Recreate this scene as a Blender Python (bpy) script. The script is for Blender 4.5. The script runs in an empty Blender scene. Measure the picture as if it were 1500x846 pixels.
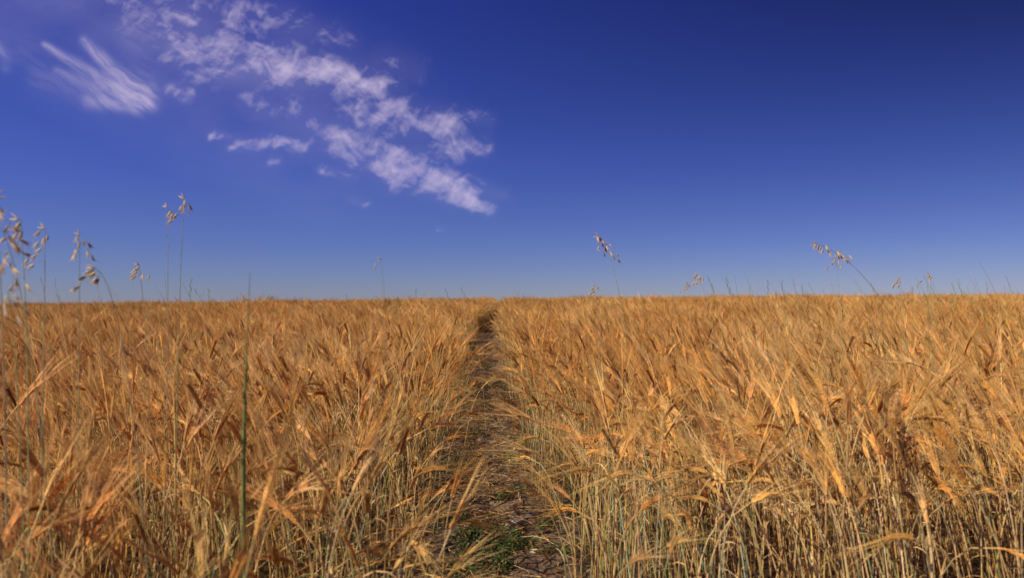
import bpy, math, random
import numpy as np
from mathutils import Vector, Matrix, Euler

random.seed(7)
R = np.random.RandomState(11)
scene = bpy.context.scene

# ------------------------------------------------------------------ camera
CAM_H = 1.10
PITCH, ROLL = 0.0185, 0.0087
cam_d = bpy.data.cameras.new("camera")
cam = bpy.data.objects.new("camera", cam_d)
scene.collection.objects.link(cam)
cam.location = (0, 0, CAM_H)
cam.rotation_euler = (math.pi/2 + PITCH, ROLL, 0)
cam_d.lens = 24; cam_d.sensor_width = 36
cam_d.clip_start = 0.05; cam_d.clip_end = 200000
cam_d.dof.use_dof = True
cam_d.dof.focus_distance = 4.2
cam_d.dof.aperture_fstop = 2.8
scene.camera = cam
RM = cam.rotation_euler.to_matrix()

def ray(px, py):
    v = RM @ Vector(((px-750)/1000.0, (423-py)/1000.0, -1.0))
    return v / v.y           # per metre of forward distance
def at(px, py, d):
    return Vector((0, 0, CAM_H)) + ray(px, py) * d

# ------------------------------------------------------------------ terrain
_ys = np.arange(-200, 6001, 1.0)
_sl = np.where(_ys < 30, 0.010, np.maximum(0.010-0.0006*(_ys-30), -0.03))
_sl = np.where(_ys > 300, 0.0, _sl)
_sl = np.where(_ys < -60, 0.0, _sl)
_zs = np.cumsum(_sl); _zs -= np.interp(0, _ys, _zs)
def terr(x, y):
    x = np.asarray(x, float); y = np.asarray(y, float)
    return np.interp(y, _ys, _zs) + 0.04*np.sin(x*0.11+1.0)*np.clip(y/30.0, 0, 1)
def xc(y):
    return np.interp(y, [-4, 0, 2.7, 5, 9, 18, 50, 110], [0.0, -0.02, -0.06, -0.17, -0.35, -0.53, -0.75, -1.2]) \
        + 0.025*np.sin(np.asarray(y)*1.3)
def hw(y):
    return np.interp(y, [0, 3, 6, 12], [0.27, 0.265, 0.245, 0.23])
HW = 0.23

# ------------------------------------------------------------------ numpy noise
def vnoise(x, y, seed):
    rs = np.random.RandomState(seed); T = rs.rand(256, 256)
    xi = np.floor(x).astype(int); yi = np.floor(y).astype(int)
    fx = x-xi; fy = y-yi
    fx = fx*fx*(3-2*fx); fy = fy*fy*(3-2*fy)
    a = T[xi & 255, yi & 255]; b = T[(xi+1) & 255, yi & 255]
    c = T[xi & 255, (yi+1) & 255]; d = T[(xi+1) & 255, (yi+1) & 255]
    return (a*(1-fx)+b*fx)*(1-fy)+(c*(1-fx)+d*fx)*fy
def fbm(x, y, seed, o=5, g=0.5):
    s = 0; a = 1; t = 0
    for i in range(o):
        s = s + a*vnoise(x*2**i+i*17.3, y*2**i+i*9.1, seed+i); t += a; a *= g
    return s/t

# ------------------------------------------------------------------ mesh builder
class MB:
    def __init__(s): s.v = []; s.f = []; s.c = []
    def tube(s, pts, rad, sides, col, flat=1.0, side=None):
        n = len(pts); b = len(s.v)
        for i, p in enumerate(pts):
            t = (pts[min(i+1, n-1)] - pts[max(i-1, 0)])
            if t.length < 1e-9: t = Vector((0, 0, 1))
            t.normalize()
            if side is None:
                a = t.cross(Vector((0.31, 0.95, 0.05)))
            else:
                a = side - t*side.dot(t)
            if a.length < 1e-4: a = t.cross(Vector((1, 0, 0)))
            a.normalize(); c = t.cross(a)
            for k in range(sides):
                w = 2*math.pi*k/sides
                s.v.append(p + a*(math.cos(w)*rad[i]) + c*(math.sin(w)*rad[i]*flat))
                s.c.append(col[i] if isinstance(col, list) else col)
        for i in range(n-1):
            for k in range(sides):
                k2 = (k+1) % sides
                s.f.append((b+i*sides+k, b+i*sides+k2, b+(i+1)*sides+k2, b+(i+1)*sides+k))
    def strip(s, pts, wid, side, col, fold=0.0):
        n = len(pts); b = len(s.v)
        for i, p in enumerate(pts):
            sd = side[i] if isinstance(side, list) else side
            s.v.append(p - sd*(wid[i]*0.5)); s.v.append(p + sd*(wid[i]*0.5))
            cc = col[i] if isinstance(col, list) else col
            s.c.append(cc); s.c.append(cc)
        for i in range(n-1):
            s.f.append((b+2*i, b+2*i+1, b+2*i+3, b+2*i+2))
    def mesh(s, name, mat, smooth=True):
        me = bpy.data.meshes.new(name)
        me.from_pydata([tuple(v) for v in s.v], [], s.f)
        at_ = me.attributes.new("tint", 'FLOAT_COLOR', 'POINT')
        arr = np.ones((len(s.v), 4), np.float32); arr[:, :3] = np.array([tuple(c)[:3] for c in s.c])
        at_.data.foreach_set("color", arr.ravel())
        if smooth: me.polygons.foreach_set("use_smooth", [True]*len(me.polygons))
        me.materials.append(mat); me.update()
        return me
def mkobj(name, me, coll=None):
    o = bpy.data.objects.new(name, me)
    (coll or scene.collection).objects.link(o)
    return o

# ------------------------------------------------------------------ materials
def newmat(name):
    m = bpy.data.materials.new(name); m.use_nodes = True
    nt = m.node_tree; nt.nodes.clear()
    return m, nt, nt.nodes, nt.links
def plant_mat(name, transl=0.15, rough=0.65, var=0.36, patch=True):
    m, nt, N, L = newmat(name)
    a = N.new('ShaderNodeAttribute'); a.attribute_name = "tint"
    oi = N.new('ShaderNodeObjectInfo')
    geo = N.new('ShaderNodeNewGeometry')
    mr = N.new('ShaderNodeMapRange'); mr.inputs[3].default_value = 1-var; mr.inputs[4].default_value = 1+var*0.6
    L.new(oi.outputs['Random'], mr.inputs[0])
    # ripeness: per plant from rusty to pale straw, plus field patches
    nz = N.new('ShaderNodeTexNoise'); nz.inputs['Scale'].default_value = 0.6; nz.inputs['Detail'].default_value = 4
    L.new(geo.outputs['Position'], nz.inputs['Vector'])
    fr = N.new('ShaderNodeMath'); fr.operation = 'MULTIPLY'; fr.inputs[1].default_value = 7.31
    L.new(oi.outputs['Random'], fr.inputs[0])
    fr2 = N.new('ShaderNodeMath'); fr2.operation = 'FRACT'; L.new(fr.outputs[0], fr2.inputs[0])
    mxr = N.new('ShaderNodeMath'); mxr.operation = 'MULTIPLY_ADD'; mxr.inputs[1].default_value = 0.40
    L.new(fr2.outputs[0], mxr.inputs[0]); L.new(nz.outputs['Fac'], mxr.inputs[2])
    cr = N.new('ShaderNodeValToRGB')
    cr.color_ramp.elements[0].position = 0.45; cr.color_ramp.elements[0].color = (0.74, 0.52, 0.34, 1)
    cr.color_ramp.elements[1].position = 0.97; cr.color_ramp.elements[1].color = (1.04, 1.08, 1.18, 1)
    k = cr.color_ramp.elements.new(0.68); k.color = (0.97, 0.82, 0.68, 1)
    L.new(mxr.outputs[0], cr.inputs[0])
    n2 = N.new('ShaderNodeTexNoise'); n2.inputs['Scale'].default_value = 60; n2.inputs['Detail'].default_value = 2
    L.new(geo.outputs['Position'], n2.inputs['Vector'])
    mr2 = N.new('ShaderNodeMapRange'); mr2.inputs[1].default_value = 0.3; mr2.inputs[2].default_value = 0.7
    mr2.inputs[3].default_value = 0.74; mr2.inputs[4].default_value = 1.15
    L.new(n2.outputs['Fac'], mr2.inputs[0])
    mm = N.new('ShaderNodeMath'); mm.operation = 'MULTIPLY'
    L.new(mr.outputs[0], mm.inputs[0]); L.new(mr2.outputs[0], mm.inputs[1])
    v1 = N.new('ShaderNodeVectorMath'); v1.operation = 'MULTIPLY'
    L.new(a.outputs['Color'], v1.inputs[0])
    if patch: L.new(cr.outputs[0], v1.inputs[1])
    else: v1.inputs[1].default_value = (1, 1, 1)
    v2 = N.new('ShaderNodeVectorMath'); v2.operation = 'SCALE'
    L.new(v1.outputs[0], v2.inputs[0]); L.new(mm.outputs[0], v2.inputs['Scale'])
    p = N.new('ShaderNodeBsdfPrincipled'); p.inputs['Roughness'].default_value = rough
    p.inputs['Specular IOR Level'].default_value = 0.22
    L.new(v2.outputs[0], p.inputs['Base Color'])
    t = N.new('ShaderNodeBsdfTranslucent'); L.new(v2.outputs[0], t.inputs['Color'])
    mx = N.new('ShaderNodeMixShader'); mx.inputs[0].default_value = transl
    L.new(p.outputs[0], mx.inputs[1]); L.new(t.outputs[0], mx.inputs[2])
    o = N.new('ShaderNodeOutputMaterial'); L.new(mx.outputs[0], o.inputs[0])
    return m
M_BAR = plant_mat("barley_straw")
M_OAT = plant_mat("wild_oat_straw", 0.35, 0.5, 0.0, False)
M_GRN = plant_mat("green_leaf", 0.3, 0.5, 0.0, False)

def soil_mat(name, dark, light):
    m, nt, N, L = newmat(name)
    geo = N.new('ShaderNodeNewGeometry')
    nz = N.new('ShaderNodeTexNoise'); nz.inputs['Scale'].default_value = 6; nz.inputs['Detail'].default_value = 10
    nz.inputs['Roughness'].default_value = 0.65
    L.new(geo.outputs['Position'], nz.inputs['Vector'])
    cr = N.new('ShaderNodeValToRGB')
    cr.color_ramp.elements[0].position = 0.35; cr.color_ramp.elements[0].color = (*dark, 1)
    cr.color_ramp.elements[1].position = 0.68; cr.color_ramp.elements[1].color = (*light, 1)
    L.new(nz.outputs['Fac'], cr.inputs[0])
    vo = N.new('ShaderNodeTexVoronoi'); vo.inputs['Scale'].default_value = 45
    L.new(geo.outputs['Position'], vo.inputs['Vector'])
    ad = N.new('ShaderNodeMath'); ad.operation = 'MULTIPLY_ADD'; ad.inputs[1].default_value = 0.5
    L.new(vo.outputs['Distance'], ad.inputs[0]); L.new(nz.outputs['Fac'], ad.inputs[2])
    bp = N.new('ShaderNodeBump'); bp.inputs['Strength'].default_value = 0.9; bp.inputs['Distance'].default_value = 0.02
    L.new(ad.outputs[0], bp.inputs['Height'])
    p = N.new('ShaderNodeBsdfPrincipled'); p.inputs['Roughness'].default_value = 0.95
    p.inputs['Specular IOR Level'].default_value = 0.1
    L.new(cr.outputs[0], p.inputs['Base Color']); L.new(bp.outputs[0], p.inputs['Normal'])
    o = N.new('ShaderNodeOutputMaterial'); L.new(p.outputs[0], o.inputs[0])
    return m
M_SOIL = soil_mat("field_soil", (0.04, 0.024, 0.012), (0.12, 0.075, 0.04))
M_PATH = soil_mat("path_soil", (0.06, 0.037, 0.02), (0.26, 0.17, 0.10))
M_STONE = soil_mat("chalk_stone", (0.26, 0.20, 0.15), (0.56, 0.49, 0.40))

# ------------------------------------------------------------------ ground + path
def grid_mesh(name, X, Y, Z, mat):
    ny, nx = X.shape
    v = np.stack([X, Y, Z], -1).reshape(-1, 3)
    i = np.arange(ny*nx).reshape(ny, nx)
    f = np.stack([i[:-1, :-1], i[:-1, 1:], i[1:, 1:], i[1:, :-1]], -1).reshape(-1, 4)
    me = bpy.data.meshes.new(name)
    me.vertices.add(len(v)); me.vertices.foreach_set("co", v.ravel())
    me.loops.add(f.size); me.loops.foreach_set("vertex_index", f.ravel().astype(np.int32))
    me.polygons.add(len(f)); me.polygons.foreach_set("loop_start", (np.arange(len(f))*4).astype(np.int32))
    me.polygons.foreach_set("loop_total", np.full(len(f), 4, np.int32))
    me.update(calc_edges=True); me.validate()
    me.polygons.foreach_set("use_smooth", [True]*len(me.polygons))
    me.materials.append(mat)
    return me
u = np.linspace(-1, 1, 161)
gx = np.sinh(u*8.2)/np.sinh(8.2)*5000
gy = np.concatenate([np.linspace(-190, -10, 10), np.arange(-8, 110, 0.6), np.geomspace(112, 5900, 40)])
GX, GY = np.meshgrid(gx, gy)
GZ = terr(GX, GY)
mkobj("ground", grid_mesh("ground", GX, GY, GZ, M_SOIL))

def path_h(s, y):
    """height of path surface above terrain; s = lateral offset"""
    return 0.028*(1-(np.abs(s)/0.42)**2) + 0.06*(fbm(s*7+40, y*5+60, 5)-0.5) - 0.02*np.exp(-(s/0.12)**2)
py_ = np.concatenate([np.arange(-2.5, 9, 0.025), np.arange(9, 70, 0.15)])
ps_ = np.linspace(-0.45, 0.45, 37)
PS, PY = np.meshgrid(ps_, py_)
PX = PS + xc(PY)
PZ = terr(PX, PY) + path_h(PS, PY)
mkobj("dirt_path", grid_mesh("dirt_path", PX, PY, PZ, M_PATH))
def floor_z(x, y):
    s = x - xc(y)
    h = path_h(np.array([s]), np.array([y]))[0] if abs(s) < 0.42 else 0
    return float(terr(x, y)) + max(0, h)

# ------------------------------------------------------------------ barley plants
C_EAR = Vector((0.84, 0.46, 0.125)); C_AWN = Vector((0.90, 0.57, 0.185))
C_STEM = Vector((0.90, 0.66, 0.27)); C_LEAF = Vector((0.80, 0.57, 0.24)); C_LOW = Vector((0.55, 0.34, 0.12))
C_DRY = Vector((0.42, 0.21, 0.065)); C_GRN = Vector((0.30, 0.38, 0.11)); C_BLU = Vector((0.42, 0.52, 0.31))
def jit(c, r, a=0.15):
    k = 1 + r.uniform(-a, a); return Vector((c.x*k, c.y*k*(1+r.uniform(-.06, .06)), c.z*k*(1+r.uniform(-.2, .2))))

def plant(mb, r, bx, by, az, lod, green=0.0, nod=None, hmul=1.0):
    H = r.uniform(0.52, 0.70)*hmul
    ca, sa = math.cos(az), math.sin(az)
    out = Vector((ca, sa, 0)); side0 = Vector((-sa, ca, 0))
    if nod is None:
        nod = r.uniform(0.15, 0.9) if r.random() < 0.82 else r.uniform(1.0, 2.0)
    a0 = r.uniform(-0.06, 0.08); a1 = r.uniform(-0.02, 0.18); wob = r.uniform(-0.08, 0.08)
    ns = {0: 10, 1: 5, 2: 3}[lod]
    p = Vector((bx, by, -0.02 if lod < 2 else 0.0)); pts = [p.copy()]; th = a0
    for i in range(ns):
        t = (i+1)/ns
        th = a0 + a1*t + nod*0.55*t**6
        d = out*math.sin(th) + Vector((0, 0, 1))*math.cos(th) + side0*wob*t
        p = p + d.normalized()*(H/ns); pts.append(p.copy())
    g = r.random() < green
    cs = jit(C_GRN if (g and r.random() < .5) else (C_BLU if g else C_STEM), r)
    cs2 = jit(C_STEM, r); lo_ = cs if g else jit(C_LOW, r, .25)  # ripe stem bases: dirtier brown, plus canopy shade put into the colour
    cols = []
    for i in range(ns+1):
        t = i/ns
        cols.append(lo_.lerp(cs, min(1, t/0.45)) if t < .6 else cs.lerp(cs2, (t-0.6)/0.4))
    if lod == 0:
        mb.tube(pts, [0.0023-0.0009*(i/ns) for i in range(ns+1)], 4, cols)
        for nd in (3, 6):      # nodes
            q = pts[nd]; mb.tube([q-Vector((0, 0, .003)), q, q+Vector((0, 0, .003))], [.0021, .0029, .0020], 4, C_DRY)
    elif lod == 1:
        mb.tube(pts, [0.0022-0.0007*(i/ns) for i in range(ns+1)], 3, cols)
    else:
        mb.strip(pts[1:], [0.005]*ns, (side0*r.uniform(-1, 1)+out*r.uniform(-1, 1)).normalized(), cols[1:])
    # leaves
    nl = {0: r.randint(1, 3), 1: 1, 2: 1}[lod]
    for k in range(nl):
        ti = r.randint(max(1, int(ns*0.15)), max(2, int(ns*0.75))); q = pts[ti]
        la = r.uniform(0, 6.28); lo = Vector((math.cos(la), math.sin(la), 0)); ls = Vector((-math.sin(la), math.cos(la), 0))
        Ln = r.uniform(0.07, 0.17); seg = 5 if lod == 0 else 3
        lp = [q.copy()]; ang = r.uniform(0.1, 0.5); bend = r.uniform(0.8, 2.8); tw = r.uniform(-2.5, 2.5)
        sds = [ls]
        for s in range(seg):
            t = (s+1)/seg; aa = ang + bend*t
            q = q + (lo*math.sin(aa)+Vector((0, 0, 1))*math.cos(aa))*(Ln/seg); lp.append(q.copy())
            sds.append((ls*math.cos(tw*t)+Vector((0, 0, 1))*math.sin(tw*t)).normalized())
        w = r.uniform(0.0022, 0.005)*(1.0 if lod < 2 else 1.3)
        cl = jit(C_LEAF if r.random() < 0.6 else (C_GRN if (g and r.random() < .6) else C_DRY), r, 0.25)
        mb.strip(lp, [w*(1-(s/seg)**2*0.95) for s in range(seg+1)], sds, cl)
    # ear
    EL = r.uniform(0.06, 0.09)
    ne = 10 if lod == 0 else 4
    ep = [pts[-1].copy()]; q = pts[-1].copy(); dirs = []
    for i in range(ne):
        t = (i+1)/ne; a = th + nod*0.45*t
        d = (out*math.sin(a)+Vector((0, 0, 1))*math.cos(a)+side0*wob).normalized()
        q = q + d*(EL/ne); ep.append(q.copy()); dirs.append(d)
    roll = r.uniform(0, 3.14)
    ce = jit(C_EAR, r, 0.16); cw = jit(C_AWN, r, 0.14)
    def frame(d):
        s = side0 - d*side0.dot(d); s.normalize(); n = d.cross(s)
        return s*math.cos(roll)+n*math.sin(roll), n*math.cos(roll)-s*math.sin(roll)
    def awn(p0, d, s, n, k, lod):
        L = r.uniform(0.09, 0.155); sp = r.uniform(0.03, 0.20)*k; sn = r.uniform(-0.10, 0.10)
        dd = (d + s*sp + n*sn).normalized()
        droop = Vector((0, 0, -1))*r.uniform(0, 0.10) + out*r.uniform(0, 0.08)
        seg = 2
        pp = [p0 + dd*(L*i/seg) + droop*(L*(i/seg)**2) for i in range(seg+1)]
        w = (0.00135, 0.0019, 0.0042)[lod]
        mb.strip(pp, [w*(1-0.8*i/seg) for i in range(seg+1)], n if r.random() < .5 else s, cw)
    if lod == 0:
        mb.tube(ep[::2], [0.0018]*len(ep[::2]), 3, ce)
        for i in range(ne):
            s, n = frame(dirs[i])
            taper = 1.0 if i < ne-3 else 0.8
            for k in (-1, 1):
                b = ep[i] + s*(k*0.0026) + n*r.uniform(-.0008, .0008)
                gd = (dirs[i] + s*(k*0.22)).normalized(); gl = 0.0125*taper
                cg = jit(ce, r, 0.16)
                mb.tube([b, b+gd*gl*.3, b+gd*gl*.65, b+gd*gl], [.0006, .0026*taper, .0023*taper, .0005], 4, cg)
                awn(b+gd*gl*0.95, dirs[i], s, n, k, 0)
    else:
        rr = 0.0048 if lod == 1 else 0.006
        mb.tube(ep, [rr*.45, rr, rr, rr*.85, rr*.3], 4 if lod == 1 else 3, ce, flat=0.6, side=frame(dirs[0])[0])
        na = 14 if lod == 1 else 7
        for i in range(na):
            j = min(ne-1, int(i/na*ne)); s, n = frame(dirs[j])
            awn(ep[j+1], dirs[j], s, n, 1 if i % 2 else -1, lod)

tcoll = bpy.data.collections.new("barley_plants")
NN, NM, NF = 30, 8, 6
NG = 10           # last NG near variants have green stems
for i in range(NN):
    mb = MB(); r = random.Random(100+i)
    gr = 1.0 if i >= NN-NG else 0.0
    plant(mb, r, 0, 0, r.uniform(-0.25, 0.25), 0, gr, nod=(r.uniform(1.0, 1.9) if i % 6 == 0 else None), hmul=r.uniform(.92, 1.06))
    mkobj("barley_plant_%02d" % i, mb.mesh("bp%02d" % i, M_BAR), tcoll)
for i in range(NM):
    mb = MB(); r = random.Random(300+i)
    for k in range(15):
        plant(mb, r, r.gauss(0, 0.075), r.gauss(0, 0.075), r.gauss(0, 0.6), 1, 0.12, hmul=r.uniform(.86, 1.1))
    mkobj("barley_plant_%02d" % (NN+i), mb.mesh("bm%02d" % i, M_BAR), tcoll)
for i in range(NF):
    mb = MB(); r = random.Random(500+i); cl = [(r.uniform(-.5, .5), r.uniform(-.5, .5), r.gauss(0, .9), r.uniform(.80, 1.14)) for _ in range(22)]
    for k in range(180):
        c = r.choice(cl)
        plant(mb, r, c[0]+r.gauss(0, .09), c[1]+r.gauss(0, .09), c[2]+r.gauss(0, .4), 2, 0.06, hmul=c[3]*r.uniform(.93, 1.07))
    mkobj("barley_plant_%02d" % (NN+NM+i), mb.mesh("bf%02d" % i, M_BAR), tcoll)

# instance points
P, ROT, SCL, IDX = [], [], [], []
def addpts(x, y, rot, scl, idx):
    P.append(np.stack([x, y, terr(x, y)], -1)); ROT.append(rot); SCL.append(scl); IDX.append(idx)
def windaz(n, x, y):
    # gusts: neighbouring plants lie the same way
    base = np.pi + (fbm(x*3.2+50, y*3.2+50, 3, 3)-0.5)*7.0
    a = base + R.normal(0, 0.45, n)
    rnd = R.rand(n) < 0.2
    return np.where(rnd, R.uniform(0, 2*np.pi, n), a)
def clumpy(x, y, amp=0.30):
    return 1 + amp*(fbm(x*4.5+90, y*4.5+90, 13, 3)-0.5) + 0.10*(fbm(x*.9+9, y*.9+9, 8)-0.5)
# near
n = 47000
x = R.uniform(-8.5, 8.5, n); y = R.uniform(-1.2, 9.0, n)
keep = (np.abs(x) < 0.8*np.maximum(y, 0)+1.6)
keep &= (y + R.normal(0, 0.4, n) < 7.6)
front = np.where(x > 0, 1.75, 1.40) + 0.2*(fbm(x*3+37, y*0+3, 77)-.5)     # trampled patch where people stop
keep &= (y > front) | ((x < -0.5) & (y > 0.8) & (R.rand(n) < 0.36)) | ((x > 0.75) & (y > 1.1) & (R.rand(n) < 0.06))
keep &= R.rand(n) < 0.30+1.30*fbm(x*5+70, y*5+70, 23, 3)
e = np.abs(x-xc(y)) - (hw(y) + 0.05*np.sin(y*4.1+np.sign(x)*2) + R.normal(0, 0.03, n))
keep &= e > 0
x, y, e = x[keep], y[keep], e[keep]; n = len(x)
az = windaz(n, x, y)
tilt = np.abs(R.normal(0.08, 0.10, n))
sgn = np.sign(x-xc(y))
inw = np.where(sgn > 0, np.pi, 0.0) + R.normal(0, 0.5, n)
along = np.where(R.rand(n) < .5, np.pi/2, -np.pi/2) + R.normal(0, 0.5, n)
m = (e < 0.30)
q = R.rand(n)
az = np.where(m, np.where(q < 0.30, inw, np.where(q < .75, along, inw+np.pi)), az)
tilt = np.where(m, np.where(q < .2, R.uniform(0.0, 0.18, n), np.abs(R.normal(0, .05, n))), tilt)
m2 = m & (R.rand(n) < .06) & (y > 3.0) & (sgn < 0); az = np.where(m2, inw, az); tilt = np.where(m2, R.uniform(.25, .5, n), tilt)
m = (R.rand(n) < 0.04) & (e > .3); tilt = np.where(m, R.uniform(0.25, 0.65, n), tilt)
idx = R.randint(0, NN-NG, n)
gprob = np.where(e < 0.5, 0.38, 0.11)
idx = np.where(R.rand(n) < gprob, R.randint(NN-NG, NN, n), idx)
sc = R.normal(1.0, 0.08, n) * clumpy(x, y)
sc = np.where(e < 0.08, sc*R.uniform(0.7, 1.0, n), sc)
addpts(x, y, np.stack([R.normal(0, 0.05, n), tilt, az], -1), sc, idx)
# trampled stems on path edges
n = 200
y = R.uniform(2.6, 16, n); s = np.where(R.rand(n) < .5, -1, 1); x = xc(y) + s*(HW+R.normal(0.08, 0.04, n))
addpts(x, y, np.stack([R.normal(0, .1, n), R.uniform(1.15, 1.52, n), np.where(s > 0, np.pi, 0)+R.normal(0.0, 1.2, n)], -1),
       R.uniform(0.25, 0.45, n), R.randint(0, NN, n))
# a few fallen-over ears on the left verge
n = 26
y = R.uniform(1.75, 2.7, n); x = R.uniform(-1.1, -0.70, n)
addpts(x, y, np.stack([R.normal(0, .1, n), R.uniform(0.6, 1.1, n), R.normal(0.1, 0.4, n)], -1), R.uniform(0.8, 1.0, n), R.randint(0, NN, n))
# mid clumps
def mid(x, y):
    n = len(x)
    az = windaz(n, x, y)
    tilt = np.abs(R.normal(0.06, 0.07, n))
    addpts(x, y, np.stack([R.normal(0, .03, n), tilt, az], -1), R.normal(1, .075, n)*clumpy(x, y, .40), R.randint(NN, NN+NM, n))
n = 30000
x = R.uniform(-20, 20, n); y = R.uniform(6.6, 21, n)
keep = (np.abs(x) < 0.8*y+2) & (y + R.normal(0, 0.4, n) > 7.0) & (y + R.normal(0, .8, n) < 19.5)
keep &= (np.abs(x-xc(y)) > HW+0.18) & (R.rand(n) < 0.10+0.80*fbm(x*3+70, y*3+70, 23, 3))
mid(x[keep], y[keep])
n = 4700
y = R.uniform(19, 62, n); s = np.where(R.rand(n) < .5, -1, 1); x = xc(y)+s*R.uniform(HW+0.17, 1.2, n)
mid(x, y)
# far tiles
xs, ys = np.meshgrid(np.arange(-75, 75, 0.85), np.arange(18.8, 82, 0.85))
x = xs.ravel()+R.uniform(-.25, .25, xs.size); y = ys.ravel()+R.uniform(-.25, .25, xs.size)
keep = (np.abs(x) < 0.82*y+4) & (np.abs(x-xc(y)) > HW+0.75)
x, y = x[keep], y[keep]; n = len(x)
addpts(x, y, np.stack([R.normal(0, .03, n), R.normal(0, .03, n), np.pi+R.normal(0, 1.0, n)], -1), R.normal(1, .09, n), R.randint(NN+NM, NN+NM+NF, n))

P = np.concatenate(P); ROT = np.concatenate(ROT); SCL = np.concatenate(SCL); IDX = np.concatenate(IDX)
def scatter_obj(name, P, ROT, SCL, IDX, coll):
    me = bpy.data.meshes.new(name)
    me.vertices.add(len(P)); me.vertices.foreach_set("co", P.astype(np.float32).ravel())
    me.attributes.new("rot", 'FLOAT_VECTOR', 'POINT').data.foreach_set("vector", ROT.astype(np.float32).ravel())
    me.attributes.new("scl", 'FLOAT', 'POINT').data.foreach_set("value", SCL.astype(np.float32))
    me.attributes.new("idx", 'INT', 'POINT').data.foreach_set("value", IDX.astype(np.int32))
    me.update()
    ob = mkobj(name, me)
    ng = bpy.data.node_groups.new(name+"_scatter", 'GeometryNodeTree')
    ng.interface.new_socket("Geometry", in_out='INPUT', socket_type='NodeSocketGeometry')
    ng.interface.new_socket("Geometry", in_out='OUTPUT', socket_type='NodeSocketGeometry')
    N, L = ng.nodes, ng.links
    gi = N.new('NodeGroupInput'); go = N.new('NodeGroupOutput')
    ci = N.new('GeometryNodeCollectionInfo'); ci.inputs['Collection'].default_value = coll
    ci.inputs['Separate Children'].default_value = True; ci.inputs['Reset Children'].default_value = True
    ip = N.new('GeometryNodeInstanceOnPoints'); ip.inputs['Pick Instance'].default_value = True
    def na(nm, ty):
        q = N.new('GeometryNodeInputNamedAttribute'); q.data_type = ty; q.inputs['Name'].default_value = nm
        return next(o for o in q.outputs if o.enabled and o.name == 'Attribute')
    er = N.new('FunctionNodeEulerToRotation')
    L.new(na("rot", 'FLOAT_VECTOR'), er.inputs[0]); L.new(er.outputs[0], ip.inputs['Rotation'])
    L.new(na("scl", 'FLOAT'), ip.inputs['Scale']); L.new(na("idx", 'INT'), ip.inputs['Instance Index'])
    L.new(gi.outputs[0], ip.inputs['Points']); L.new(ci.outputs[0], ip.inputs['Instance'])
    L.new(ip.outputs[0], go.inputs[0])
    md = ob.modifiers.new("scatter", 'NODES'); md.node_group = ng
    return ob
scatter_obj("barley_field", P, ROT, SCL, IDX, tcoll)

# ------------------------------------------------------------------ path litter, stones, weeds
mb = MB(); r = random.Random(5)
for i in range(3600):
    y = r.uniform(0.8, 9) if r.random() < 0.8 else r.uniform(9, 22)
    s = r.gauss(0, 0.2); x = float(xc(y))+s
    if abs(s) > 0.5: continue
    z = floor_z(x, y)+r.uniform(0.002, 0.022)+0.03*abs(s)/0.3*r.random()
    a = r.gauss(1.57, 0.9); L = r.uniform(0.03, 0.17); d = Vector((math.cos(a), math.sin(a), r.gauss(0, 0.08)))
    p0 = Vector((x, y, z)); bend = Vector((r.gauss(0, .02), r.gauss(0, .02), r.uniform(-.004, .01)))
    pts = [p0, p0+d*L*.5+bend, p0+d*L]
    c = jit(r.choice([C_STEM, C_LEAF, C_DRY, C_DRY]), r, 0.25)*.75
    if r.random() < 0.55: mb.tube(pts, [.0016]*3, 4, c)
    else: mb.strip(pts, [.002, .007, .002], Vector((-d.y, d.x, r.gauss(0, .4))).normalized(), c)
mkobj("straw_litter", mb.mesh("straw_litter", M_BAR))

mb = MB(); r = random.Random(9)
import bmesh
base = bmesh.new(); bmesh.ops.create_icosphere(base, subdivisions=2, radius=1)
bv = [v.co.copy() for v in base.verts]; bf = [[v.index for v in f.verts] for f in base.faces]; base.free()
def stone(x, y, rad):
    z = floor_z(x, y); b = len(mb.v)
    sx, sy, sz = rad*r.uniform(.8, 1.4), rad*r.uniform(.7, 1.2), rad*r.uniform(.35, .65); ro = r.uniform(0, 6.28)
    cutn = [Vector((r.gauss(0, 1), r.gauss(0, 1), r.gauss(0, 1))).normalized() for _ in range(5)]
    for v in bv:
        q = v.copy()
        for cn in cutn:
            dd = q.dot(cn)
            if dd > 0.62: q -= cn*(dd-0.62)
        q = Vector((q.x*sx, q.y*sy, q.z*sz)); q.rotate(Euler((0, 0, ro)))
        mb.v.append(q+Vector((x, y, z+sz*.1))); mb.c.append((1, 1, 1))
    for f in bf: mb.f.append(tuple(b+k for k in f))
for i in range(300):
    y = r.uniform(1.0, 14); s = r.gauss(0, .13); stone(float(xc(y))+s, y, r.choice([.006, .008, .012, .016]))
for (px, py, rad) in [(705, 650, .035), (690, 655, .03), (722, 652, .03), (735, 648, .022), (760, 772, .036), (745, 778, .028), (775, 765, .022),
                      (700, 700, .02), (782, 812, .022), (690, 618, .03), (715, 610, .025)]:
    q = ray(px, py); d = CAM_H/(-q.z + 0.01); stone(q.x*d, d, rad)
mkobj("path_stones", mb.mesh("path_stones", M_STONE, smooth=False))

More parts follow.
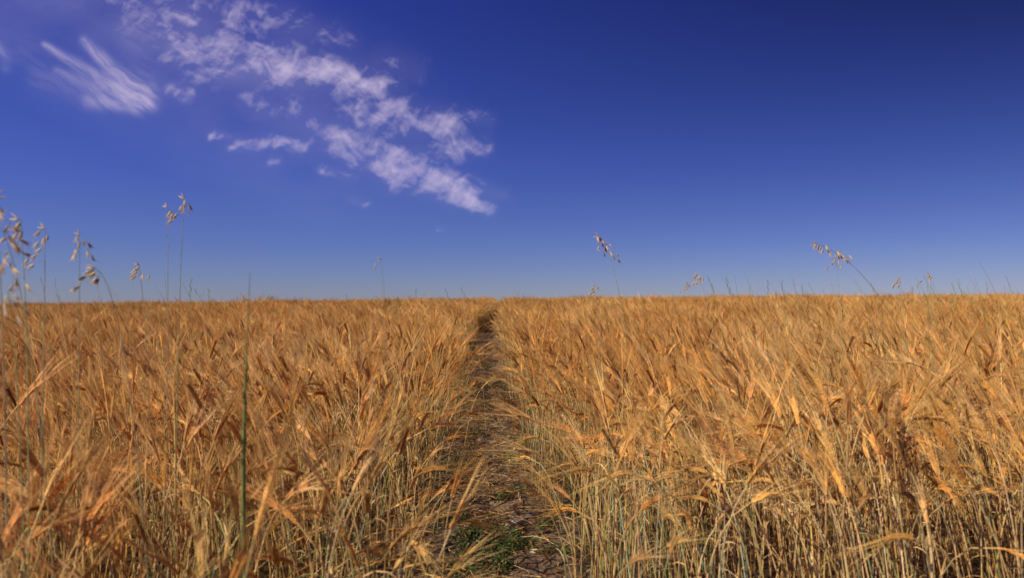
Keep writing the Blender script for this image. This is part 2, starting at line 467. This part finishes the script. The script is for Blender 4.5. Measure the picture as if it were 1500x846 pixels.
def leafy(mb, r, c, rad, n, hmax, col):
    for i in range(n):
        a = r.uniform(0, 6.28); q = rad*math.sqrt(r.random())
        x, y = c[0]+q*math.cos(a), c[1]+q*math.sin(a); z = floor_z(x, y)+r.uniform(0.003, hmax*(1-q/rad*.7))
        L = r.uniform(.010, .026); w = L*r.uniform(.35, .6); b = r.uniform(0, 6.28); e = r.uniform(-.2, .9)
        d = Vector((math.cos(b)*math.cos(e), math.sin(b)*math.cos(e), math.sin(e)))
        sd = Vector((-math.sin(b), math.cos(b), r.gauss(0, .3))).normalized()
        p = Vector((x, y, z)); cc = jit(col, r, .35)
        mb.strip([p, p+d*L*.35, p+d*L*.7, p+d*L+Vector((0, 0, -.003))], [w*.2, w, w*.8, w*.05], sd, cc)
mb = MB(); r = random.Random(21); CW = Vector((0.10, 0.14, 0.035))
for (px, py, rad, n_, hm) in [(715, 800, .16, 700, .09), (752, 805, .09, 300, .06), (700, 835, .14, 500, .08), (670, 690, .12, 300, .08),
                            (700, 600, .14, 420, .08), (712, 570, .2, 520, .10), (735, 735, .06, 120, .04), (660, 770, .10, 260, .09),
                            (800, 780, .05, 80, .05), (705, 540, .22, 400, .10), (690, 640, .12, 240, .07), (715, 515, .25, 350, .1)]:
    q = ray(px, py); d = CAM_H/(-q.z + 0.01); leafy(mb, r, (q.x*d, d), rad, n_, hm, CW)
for i in range(90):
    y = r.uniform(2, 15); leafy(mb, r, (float(xc(y))+r.choice([-1, 1])*r.gauss(.2, .06), y), .07, 35, .07, CW*1.2)
mkobj("path_weeds", mb.mesh("path_weeds", M_GRN))

# ------------------------------------------------------------------ wild oats
C_OS = Vector((0.50, 0.50, 0.27)); C_OG = Vector((0.85, 0.66, 0.42)); C_OB = Vector((0.66, 0.44, 0.22))
def bez(a, b, c, t): return a*(1-t)**2 + b*(2*t*(1-t)) + c*t*t
def spikelet(mb, r, p, d, L, col):
    s = d.cross(Vector((0, 1, .2)));
    if s.length < .01: s = Vector((1, 0, 0))
    s.normalize()
    for k in (-1, 1):
        dd = (d + s*k*r.uniform(.08, .2)).normalized()
        mb.tube([p, p+dd*L*.3, p+dd*L*.65, p+dd*L], [.0005, .0024, .0018, .0003], 5, jit(col, r, .2), flat=.6)
    mb.tube([p, p+d*L*.4, p+d*L*.8], [.0008, .0020, .0004], 4, C_OB)
    aw = (d + s*r.uniform(-.9, .9)).normalized()
    mb.tube([p+d*L*.5, p+d*L*.5+aw*L*.7, p+d*L*.5+aw*L*.7+(aw+s*.6)*L*.6], [.0004, .0003, .0002], 3, C_OB)
def oat(pb, pt, d, lean=0.5, n=14, plen=0.22, big=1.0, seed=0, droopside=-1):
    r = random.Random(seed)
    top = at(pt[0], pt[1], d); bq = ray(pb, 600); b = Vector((bq.x*d, d+r.uniform(-.1, .1), 0)); b.z = float(terr(b.x, b.y))
    ctrl = b.lerp(top, lean); ctrl.x = b.x + (top.x-b.x)*lean*0.45; ctrl.z = b.z+(top.z-b.z)*min(.95, lean+.25)
    mb = MB(); N_ = 18
    pts = [bez(b, ctrl, top, i/N_) for i in range(N_+1)]
    cs = jit(C_OS, r, .1)
    mb.tube(pts, [(.0019-.0014*i/N_)*big**.5 for i in range(N_+1)], 5, cs)
    Ltot = (top-b).length; t0 = 1-plen/Ltot
    for i in range(n):
        t = t0+(1-t0)*((i+.5)/n); p = bez(b, ctrl, top, t)
        a = r.uniform(0, 6.28); L = r.uniform(.012, .038)*(1.25-(t-t0)/(1-t0))
        o = Vector((math.cos(a)*.8+droopside*.5, math.sin(a)*.8, r.uniform(.1, .6))).normalized()
        q = [p, p+o*L*.6, p+o*L+Vector((0, 0, -L*.25)), p+o*L*1.15+Vector((0, 0, -L*.6))]
        mb.tube(q, [.0004]*4, 3, cs)
        dd = Vector((o.x*.45+droopside*.4, o.y*.3, -1 + r.uniform(-.1, .7))).normalized()
        spikelet(mb, r, q[-1], dd, r.uniform(.018, .026)*big, C_OG)
    q = pts[-1]; spikelet(mb, r, q, (pts[-1]-pts[-3]).normalized()*.5+Vector((droopside*.4, 0, -.3)), .022*big, C_OG)
    mkobj("wild_oat", mb.mesh("wild_oat", M_OAT))
# (base px, top px, distance)
oat(75, (28, 322), 1.5, .6, 5, .10, 1.2, 1)
oat(60, (5, 340), 1.4, .6, 12, .24, 1.1, 2, droopside=1)
oat(78, (66, 335), 1.6, .6, 8, .2, 1.0, 3, droopside=-.6)
oat(130, (116, 345), 1.7, .6, 9, .14, .9, 4, droopside=-.3)
oat(225, (140, 392), 1.6, .75, 9, .12, 1.1, 5)
oat(215, (204, 388), 2.2, .6, 8, .12, .9, 6)
oat(262, (270, 292), 1.9, .6, 9, .13, 1.0, 7, droopside=-.5)
oat(256, (245, 304), 2.0, .6, 1, .1, .8, 8, droopside=-.5)
oat(20, (-8, 290), 1.4, .6, 12, .22, 1.1, 9, droopside=1)
oat(40, (12, 425), 1.3, .6, 8, .12, 1.0, 10, droopside=1)
oat(566, (557, 378), 4.2, .6, 5, .15, .8, 11)
oat(940, (876, 346), 3.3, .80, 22, .34, 1.15, 12, droopside=.4)
oat(880, (872, 418), 3.6, .6, 8, .1, 1.0, 13)
oat(1060, (1022, 402), 3.6, .6, 13, .12, 1.05, 14)
oat(1425, (1197, 356), 2.7, .62, 14, .18, 1.3, 15, droopside=-.2)
oat(1235, (1225, 378), 3.2, .6, 5, .09, 1.1, 16, droopside=-.4)
oat(1370, (1362, 402), 3.4, .6, 6, .08, 1.0, 17)
oat(1325, (1318, 408), 3.6, .6, 7, .09, 1.0, 18)
oat(1020, (1008, 415), 4.5, .6, 8, .09, 1.0, 19)

# tall green grass spike in front, left
mb = MB(); r = random.Random(3)
top = at(364, 398, 1.45); q = ray(352, 600); b = Vector((q.x*1.45, 1.45, float(terr(-.6, 1.45))))
pts = [b.lerp(top, i/14)+Vector((0.005*math.sin(i*.5), 0, 0)) for i in range(15)]
CG2 = Vector((0.32, 0.33, 0.10))
mb.tube(pts, [.0028, .0028, .0028, .0027, .0026, .0026, .0032, .0046, .0052, .0048, .0036, .0024, .0014, .0009, .0005], 6, CG2)
for k in range(90):
    t = r.uniform(.46, .84); i = int(t*14); p = pts[i].lerp(pts[i+1], t*14-i); a = r.uniform(0, 6.28)
    d = Vector((math.cos(a)*.22, math.sin(a)*.22, 1)).normalized()
    mb.tube([p, p+d*.008+Vector((math.cos(a), math.sin(a), 0))*.003, p+d*.022], [.0006, .0014, .0002], 4, jit(CG2*1.2, r, .25))
for s in (-1, 1):
    p = pts[5]; mb.strip([p+Vector((s*.07*k*k, -.02*k, .16*k-.04*k*k)) for k in (0, .4, .8, 1.1)], [.005, .007, .005, .001], Vector((.3, 1, 0)).normalized(), CG2)
mkobj("tall_grass_spike", mb.mesh("tall_grass_spike", M_GRN))

# slender grass stalks sticking out of the crop
mb = MB(); r = random.Random(31)
def stalk(px, py, d):
    top = at(px, py, d); b = Vector((top.x+r.uniform(-.02, .2)*1.2, d, 0)); b.z = float(terr(b.x, d))
    ctrl = Vector((b.x, d, b.z+(top.z-b.z)*.7)); pts = [bez(b, ctrl, top, i/8) for i in range(9)]
    c = jit(r.choice([C_GRN, C_OS, C_GRN]), r, .2)
    mb.tube(pts, [.0016-.0012*i/8 for i in range(9)], 4, c)
    if r.random() < .45:
        for k in range(9):
            t = .86+.14*k/9; p = bez(b, ctrl, top, t); a = r.uniform(0, 6.28)
            mb.tube([p, p+Vector((math.cos(a)*.005, math.sin(a)*.005, .008)), p+Vector((math.cos(a)*.008, math.sin(a)*.005, .02))], [.0005, .0014, .0003], 4, c)
for i in range(54): stalk(r.uniform(1030, 1500), r.uniform(400, 431), r.uniform(3, 7))
for i in range(20): stalk(r.uniform(0, 330), r.uniform(398, 438), r.uniform(2.2, 5))
for i in range(16): stalk(r.uniform(480, 1030), r.uniform(420, 436), r.uniform(4, 9))
stalk(1434, 382, 3.2); stalk(1145, 412, 4); stalk(652, 424, 5); stalk(560, 380, 4)
mkobj("wild_grass", mb.mesh("wild_grass", M_OAT))

# ------------------------------------------------------------------ clouds (thin sheet 3 km up)
HC = 3000.0
step = 1.4
pxs = np.arange(-420, 790, step); pys = np.arange(-200, 350, step)
PXX, PYY = np.meshgrid(pxs, pys)
def seg(ax, ay, bx, by, wa, wb, inten, p=1.0):
    dx, dy = bx-ax, by-ay; t = np.clip(((QX-ax)*dx+(QY-ay)*dy)/(dx*dx+dy*dy), 0, 1)
    d = np.hypot(QX-(ax+t*dx), QY-(ay+t*dy)); w = wa+(wb-wa)*t
    return inten*np.exp(-(d/w)**2*1.0)
wx = (fbm(PXX/60+13, PYY/60+13, 41)-.5); wy = (fbm(PXX/60+33, PYY/60+19, 42)-.5)
QX = PXX+wx*36; QY = PYY+wy*30
band = np.zeros_like(QX)
for a in [(-150, -240, 160, -60, 90, 70, .7), (160, -60, 330, 30, 60, 60, .55),
          (185, 5, 410, 25, 34, 30, .78), (255, 60, 425, 90, 44, 36, .76), (290, 110, 360, 100, 26, 20, .62),
          (385, 105, 560, 120, 32, 28, 1.0), (420, 35, 510, 60, 26, 18, .6), (540, 155, 665, 190, 32, 24, 1.02),
          (365, 150, 400, 165, 20, 14, .8), (345, 210, 445, 215, 15, 12, .85), (430, 170, 500, 210, 30, 26, .72),
          (495, 205, 590, 240, 32, 30, 1.0), (590, 245, 715, 305, 30, 12, 1.12), (590, 225, 700, 215, 28, 18, .74),
          (640, 265, 735, 285, 26, 12, .8), (310, 195, 335, 197, 8, 7, .85), (395, 240, 415, 243, 9, 7, .85),
          (475, 250, 520, 258, 12, 10, .75), (560, 90, 610, 100, 20, 14, .62), (640, 175, 705, 180, 20, 14, .72), (250, 130, 275, 140, 12, 10, .7),
          (520, 290, 545, 293, 8, 6, .7), (645, 340, 655, 340, 5, 4, .6), (430, 130, 560, 200, 60, 50, .45)]:
    sg_ = seg(*a)
    band = np.maximum(band, sg_) + 0.2*np.minimum(band, sg_)
band = np.clip(band, 0, 1.12)
# ripples: short streaks combed in two directions
ca, sa = math.cos(.5), math.sin(.5)
U = PXX*ca+PYY*sa; V = -PXX*sa+PYY*ca
ang = -.75 + 0.0
ca2, sa2 = math.cos(ang), math.sin(ang)
U2 = PXX*ca2+PYY*sa2+wx*40; V2 = -PXX*sa2+PYY*ca2+wy*44
rip = fbm(U/34+wx*3+60, V/14+wy*3+60, 51, 5, .62); rip2 = fbm(U2/26+60, V2/9+60, 61, 5, .62); big = fbm(PXX/34+20, PYY/22+20, 71, 4)
nz = (rip*.38+rip2*.28+big*.34-.5)*3.3+.5
A = np.clip((nz + band*0.90 - 0.98)*0.72, 0, 1)*np.clip(band*1.6-.1, 0, 1)
A = A**1.1*.80 + 0.05*band
# feather shaped wisp
QX = PXX+wx*14; QY = PYY+wy*12
fe = np.zeros_like(QX)
for a in [(62, 68, 205, 148, 4, 15, .65), (122, 62, 212, 140, 7, 17, .75), (130, 150, 220, 155, 10, 10, .45), (85, 105, 190, 150, 8, 16, .35),
          (150, 80, 205, 130, 8, 16, .3), (190, 60, 225, 120, 16, 16, .15), (60, 115, 150, 140, 20, 18, .2), (-20, 60, 60, 80, 30, 20, .10),
          (-5, 65, 10, 95, 9, 9, .3)]:
    fe = fe + seg(*a)
ca, sa = math.cos(.62), math.sin(.62)
U = PXX*ca+PYY*sa; V = -PXX*sa+PYY*ca
st = fbm(U/45+wx*2+20, V/7+wy*4+90, 81, 5, .62)
fe = np.clip(fe, 0, 1.05)
A = A + fe*(0.28+.55*np.clip((st-.34)*2.4+fe*.2, 0, 1))*.60
veil = 0.15*np.clip(1-np.abs((PYY-0.45*PXX+40)/190), 0, 1)*fbm(PXX/90+9, PYY/50+9, 91, 5)*np.clip((680-PXX)/300, 0, 1)
A = np.clip(A+veil, 0, .66)
edge = np.minimum.reduce([(PXX-pxs[0])/60, (pxs[-1]-PXX)/30, (PYY-pys[0])/60, (pys[-1]-PYY)/20]); A *= np.clip(edge, 0, 1)
D = np.stack([(PXX-750)/1000, (423-PYY)/1000, -np.ones_like(PXX)], -1) @ np.array(RM).T
S = HC/D[..., 2]
m, nt, N, L = newmat("cirrus_vapour")
me = grid_mesh("cirrus_clouds", D[..., 0]*S, D[..., 1]*S, np.full_like(S, HC), m)
me.attributes.new("ice_cover", 'FLOAT', 'POINT').data.foreach_set("value", A.astype(np.float32).ravel())
a = N.new('ShaderNodeAttribute'); a.attribute_name = "ice_cover"
tr = N.new('ShaderNodeBsdfTransparent'); tl = N.new('ShaderNodeBsdfTranslucent'); tl.inputs['Color'].default_value = (.68, .60, .76, 1)
mx = N.new('ShaderNodeMixShader'); L.new(a.outputs['Fac'], mx.inputs[0]); L.new(tr.outputs[0], mx.inputs[1]); L.new(tl.outputs[0], mx.inputs[2])
o = N.new('ShaderNodeOutputMaterial'); L.new(mx.outputs[0], o.inputs[0])
mkobj("cirrus_clouds", me)

# ------------------------------------------------------------------ light
SUN_EL = math.radians(40); SUN_AZ = math.atan2(-0.88, -0.47)
sd = Vector((math.sin(SUN_AZ)*math.cos(SUN_EL), math.cos(SUN_AZ)*math.cos(SUN_EL), math.sin(SUN_EL)))
sl = bpy.data.lights.new("sun", 'SUN'); sl.energy = 5.0; sl.angle = math.radians(.5); sl.color = (1, .93, .80)
so = mkobj("sun", sl); so.rotation_euler = sd.to_track_quat('Z', 'Y').to_euler(); so.location = sd*50
w = bpy.data.worlds.new("World"); scene.world = w; w.use_nodes = True
N, L = w.node_tree.nodes, w.node_tree.links; N.clear()
sk = N.new('ShaderNodeTexSky'); sk.sky_type = 'NISHITA'; sk.sun_disc = False
sk.sun_elevation = SUN_EL; sk.sun_rotation = SUN_AZ
sk.altitude = 1500; sk.air_density = 1.0; sk.dust_density = 0.2; sk.ozone_density = 3.0
bg = N.new('ShaderNodeBackground'); bg.inputs[1].default_value = 0.1
# polarised-film response of the sky: deeper with height and away from the sun side
tc = N.new('ShaderNodeTexCoord'); sx = N.new('ShaderNodeSeparateXYZ'); L.new(tc.outputs['Generated'], sx.inputs[0])
cr = N.new('ShaderNodeValToRGB'); L.new(sx.outputs['Z'], cr.inputs[0])
e = cr.color_ramp.elements
e[0].position = 0.0; e[0].color = (.38, .40, .63, 1)
e[1].position = 0.40; e[1].color = (.22, .23, .76, 1)
k = cr.color_ramp.elements.new(0.2); k.color = (.29, .31, .78, 1)
k = cr.color_ramp.elements.new(0.08); k.color = (.34, .355, .70, 1)
mr = N.new('ShaderNodeMapRange'); mr.inputs[1].default_value = -.3; mr.inputs[2].default_value = .6
mr.inputs[3].default_value = 1.22; mr.inputs[4].default_value = .32
L.new(sx.outputs['X'], mr.inputs[0])
mz = N.new('ShaderNodeMapRange'); mz.inputs[1].default_value = 0; mz.inputs[2].default_value = .38
L.new(sx.outputs['Z'], mz.inputs[0])
ml = N.new('ShaderNodeMix'); ml.data_type = 'FLOAT'; L.new(mz.outputs[0], ml.inputs[0]); ml.inputs[2].default_value = 1.0; L.new(mr.outputs[0], ml.inputs[3])
t1 = N.new('ShaderNodeVectorMath'); t1.operation = 'MULTIPLY'; L.new(sk.outputs[0], t1.inputs[0]); L.new(cr.outputs[0], t1.inputs[1])
t2 = N.new('ShaderNodeVectorMath'); t2.operation = 'SCALE'; L.new(t1.outputs[0], t2.inputs[0]); L.new(ml.outputs[0], t2.inputs['Scale'])
L.new(t2.outputs[0], bg.inputs[0])
o = N.new('ShaderNodeOutputWorld'); L.new(bg.outputs[0], o.inputs[0])
scene.view_settings.view_transform = 'Standard'; scene.view_settings.look = 'None'; scene.view_settings.exposure = 0
